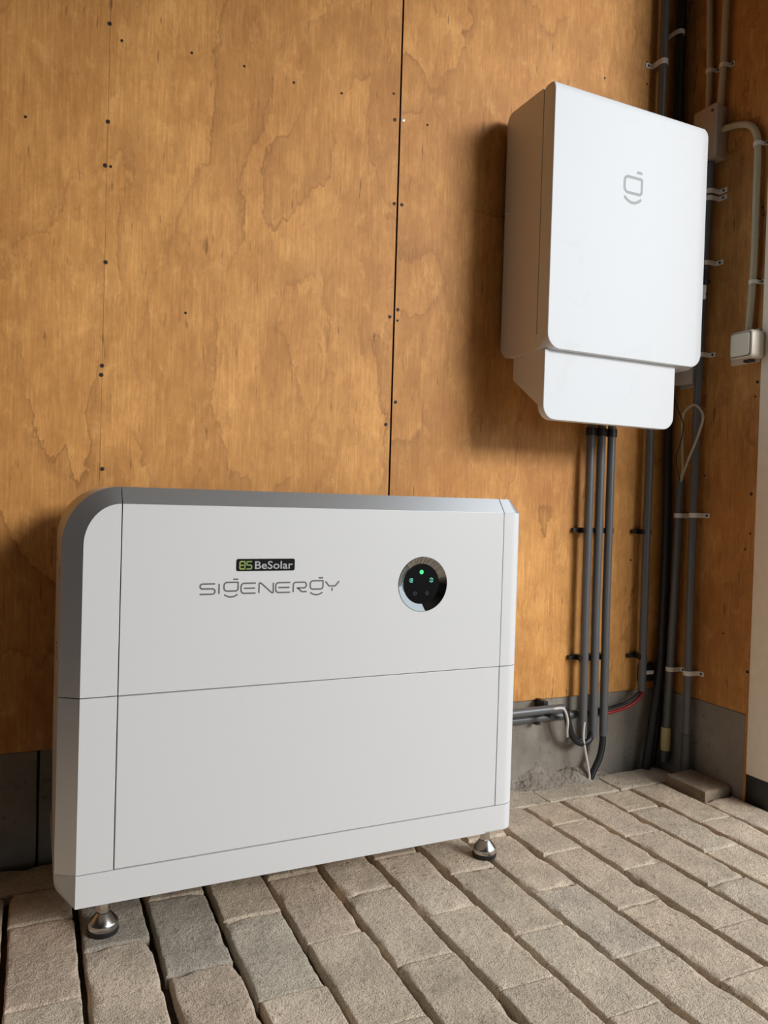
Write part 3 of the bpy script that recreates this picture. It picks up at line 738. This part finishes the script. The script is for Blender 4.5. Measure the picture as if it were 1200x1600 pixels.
# cream conduits above the junction box and the bent one to the switch
r2 = .0082
e = empty('conduit', (XR - .015, -.108, 1.75), 'left cream conduit running up from the junction box', 'conduit')
mk('pipe', *tube([(XR - .015, -.113, 1.745), (XR - .015, -.112, 1.86), (XR - .015, -.104, 2.05), (XR - .015, -.100, ZT)], r2, 18), CREAM, e, smooth=40)
clip_band(e, (XR - .015, -.1125, 1.849), NR, TR, r2, .015, CLIP, (1,), .010, .012)
e = empty('conduit', (XR - .015, -.155, 1.75), 'right cream conduit running up from the junction box', 'conduit')
mk('pipe', *tube([(XR - .015, -.150, 1.735), (XR - .015, -.156, 1.84), (XR - .015, -.157, 2.0), (XR - .015, -.157, ZT)], r2, 18), CREAM, e, smooth=40)
clip_band(e, (XR - .015, -.1565, 1.842), NR, TR, r2, .015, CLIP, (1,), .010, .014)
e = empty('conduit', (XR - .015, -.265, 1.16), 'bent cream conduit dropping from junction box to light switch', 'conduit')
pp = smooth_path([(XR - .017, -.150, 1.679), (XR - .016, -.185, 1.674), (XR - .015, -.215, 1.667), (XR - .015, -.244, 1.652), (XR - .015, -.262, 1.626), (XR - .015, -.268, 1.590), (XR - .015, -.269, 1.48), (XR - .015, -.269, 1.30), (XR - .016, -.261, 1.14)], 8)
mk('pipe', *tube(pp, r2, 18), CREAM, e, smooth=50)
clip_band(e, (XR - .015, -.268, 1.597), NR, TR, r2, .015, CLIP, (1,), .010, .014); clip_band(e, (XR - .015, -.2688, 1.262), NR, TR, r2, .015, CLIP, (1,), .010, .012)

# junction box
jb = empty('junction_box', (XR, -.13, 1.605), 'small grey brown junction box on the side wall above the tall conduit', 'junction box')
mk('box_body', *box(XR - .030, XR, -.163, -.095, 1.604, 1.738), JBOX, jb, bevel=.003)
mk('box_lid', *box(XR - .046, XR - .0305, -.164, -.094, 1.603, 1.739), JBOX, jb, bevel=.003)
mk('lid_screw', *lathe([(.0005, -.0012), (.004, -.001), (.004, .001)], (XR - .046, -.155, 1.722), 10, 'x'), SCREW, jb)
# light switch
sw = empty('light_switch', (XR, -.25, 1.07), 'cream rocker light switch beside the beige door panel', 'light switch')
mk('back_plate', *box(XR - .008, XR, -.2865, -.206, 1.068, 1.149), SWITCH, sw, bevel=.0015)
def swr(x, ins): return [(x, p[0], p[1]) for p in rpoly([(-.300 + ins, 1.073 + ins), (-.234 - ins, 1.073 + ins), (-.234 - ins, 1.141 - ins), (-.300 + ins, 1.141 - ins)], .009, 6)]
mk('housing', *loft([swr(XR - .008, 0), swr(XR - .040, 0), swr(XR - .046, .002), swr(XR - .048, .006)]), SWITCH, sw, smooth=40)
mk('rocker_gap', *loft([[(XR - .0483, p[0], p[1]) for p in rpoly([(-.2945, 1.078), (-.2395, 1.078), (-.2395, 1.136), (-.2945, 1.136)], .006, 5)], [(XR - .046, p[0], p[1]) for p in rpoly([(-.2945, 1.078), (-.2395, 1.078), (-.2395, 1.136), (-.2945, 1.136)], .006, 5)]]), DARKGAP, sw)
mk('rocker', *loft([[(xx, p[0], p[1]) for p in rpoly([(-.2930 + i, 1.0795 + i), (-.2410 - i, 1.0795 + i), (-.2410 - i, 1.1345 - i), (-.2930 + i, 1.1345 - i)], .0055, 5)] for xx, i in ((XR - .046, 0), (XR - .0495, 0), (XR - .0508, .0015))]), SWITCHL, sw, smooth=40)
mk('cable_knockout', *box(XR - .030, XR - .016, -.284, -.262, 1.0665, 1.0735), SCREW, sw)
# translucent box tucked in the corner
cb = empty('adapter_box', (XR, -.075, 1.037), 'small pale translucent box in the corner right of the inverter', 'adapter box')
mk('box_body', *box(XR - .034, XR, -.1075, -.045, 1.036, 1.088), CLEAR, cb, bevel=.004)
mk('box_flange', *box(XR - .006, XR, -.1095, -.040, 1.030, 1.036), CLEAR, cb, bevel=.001)
# bright tag / plug on the tall conduit
tg = empty('cable_plug', (XR - .05, -.155, 1.24), 'small white plug tip on black connector right of the inverter', 'plug')
mk('plug_tip', *lathe([(.001, 0), (.005, .002), (.005, .009), (.0035, .014), (.005, .018), (.0055, .036), (.001, .037)], (XR - .05, -.1525, 1.242), 12), plain('white_plug', (.85, .84, .80), .3), tg, smooth=40)
mk('connector', *join(lathe([(.001, .037), (.008, .037), (.008, .052), (.006, .054), (.006, .075), (.001, .076)], (XR - .05, -.1525, 1.242), 12), box(XR - .05, XR - .03, -.155, -.145, 1.285, 1.293)), BLACKP, tg, smooth=40)

# ------------------------------------------------------------------ cables
def cable(name, pts, r, mat, label, n=8, cat='cable'):
    o = mk(name, *tube(smooth_path(pts, n), r, 12), mat, None, smooth=50, origin=pts[-1]); return tag(o, label, cat)
cable('black_cable', [(.88, -.046, .1945), (.925, -.046, .195), (.945, -.044, .186), (.957, -.04, .160), (.970, -.038, .125), (.990, -.036, .102), (1.015, -.035, .093), (1.036, -.032, .101), (1.046, -.032, .125), (1.046, -.032, .17)], .0086, BLACK, 'thick black cable looping from the level conduit into the middle conduit')
cable('black_cable', [(1.080, -.032, .17), (1.080, -.032, .115), (1.078, -.034, .085), (1.068, -.036, .050), (1.046, -.037, .012), (1.040, -.037, .0)], .0085, BLACK, 'thick black cable from the rightmost conduit down into the ground')
cable('white_cable', [(.90, -.053, .197), (.926, -.055, .197), (.937, -.056, .186), (.944, -.056, .163), (.948, -.050, .138), (.957, -.040, .118)], .0034, WCAB, 'thin white cable curving out of the upper level conduit')
cable('white_cable', [(1.011, -.040, .15), (1.009, -.040, .112), (1.016, -.041, .075), (1.025, -.041, .040), (1.031, -.042, .010), (1.031, -.042, -.002)], .0032, WCAB, 'thin white cable hanging from the leftmost conduit to the ground')
cable('red_cable', [(1.213, -.032, .26), (1.213, -.032, .214), (1.205, -.033, .200), (1.188, -.033, .186), (1.160, -.030, .1725), (1.114, -.015, .1575), (1.08, -.0105, .1585)], .0042, REDC, 'red cable sagging from the corner conduit into the level conduit')
cable('black_cable', [(1.207, -.030, .26), (1.207, -.030, .214), (1.196, -.031, .205), (1.178, -.031, .193), (1.152, -.027, .182), (1.114, -.010, .1680), (1.08, -.0065, .1665)], .0042, BLACK, 'black cable running just above the red one into the level conduit')
cable('beige_cable', [(XR - .026, -.0745, .74), (XR - .030, -.078, .785), (XR - .034, -.088, .812), (XR - .038, -.0875, .876), (XR - .04, -.0875, .945), (XR - .04, -.100, .968), (XR - .04, -.124, .977), (XR - .04, -.145, .963), (XR - .04, -.154, .938), (XR - .04, -.136, .887), (XR - .036, -.103, .826), (XR - .030, -.081, .785), (XR - .027, -.076, .74)], .0034, GCAB, 'beige cable loop standing out of the open conduit on the side wall', 10)
cable('black_wire', [(XR - .045, -.055, 1.035), (XR - .045, -.063, .995), (XR - .045, -.086, .948), (XR - .045, -.095, .929), (XR - .045, -.091, .893), (XR - .045, -.076, .845), (XR - .043, -.080, .804), (XR - .030, -.077, .775), (XR - .026, -.0735, .74)], .0013, BLACK, 'thin black wire dangling beside the beige cable loop', 8, 'wire')
cable('corner_cable', [(1.268, -.028, ZT), (1.266, -.028, 2.07), (1.270, -.028, 1.75), (1.272, -.028, 1.3), (1.275, -.028, .905), (1.281, -.028, .696), (1.282, -.028, .52), (1.280, -.028, .416), (1.274, -.029, .264), (1.256, -.030, .143), (1.238, -.030, .02), (1.236, -.030, 0)], .0115, BLACK, 'thick black cable running the full height of the corner', 8)
cable('corner_cable', [(1.291, -.014, ZT), (1.291, -.014, 1.9), (1.293, -.014, 1.4), (1.293, -.014, .9), (1.293, -.014, .5), (1.292, -.014, .25), (1.287, -.016, .12), (1.272, -.018, .02), (1.271, -.018, 0)], .0085, BLACK, 'second black cable right behind the thick one in the corner', 8)
ck = empty('cable_clamp', (1.245, -.01, .25), 'black cable clamp with metal strap beside the corner conduit', 'clamp')
mk('clamp_body', *box(1.222, 1.268, -.016, 0, .232, .278), BLACKP, ck, bevel=.002)
mk('strap', *join(box(1.224, 1.262, -.019, -.016, .252, .262), lathe([(.0005, -.004), (.0045, -.004), (.0045, 0), (.0005, 0)], (1.232, -.018, .257), 6, 'y'), lathe([(.0005, -.004), (.0045, -.004), (.0045, 0), (.0005, 0)], (1.252, -.018, .257), 6, 'y')), CLIP, ck)
tc = empty('pipe_clip', (1.266, 0, 1.98), 'pale saddle clip holding the thick corner cable near the top', 'clip')
clip_band(tc, (1.266, -.028, 1.986), NB, TB, .0115, .028, CLIP, (-1, 1), .012, .008, 'saddle')
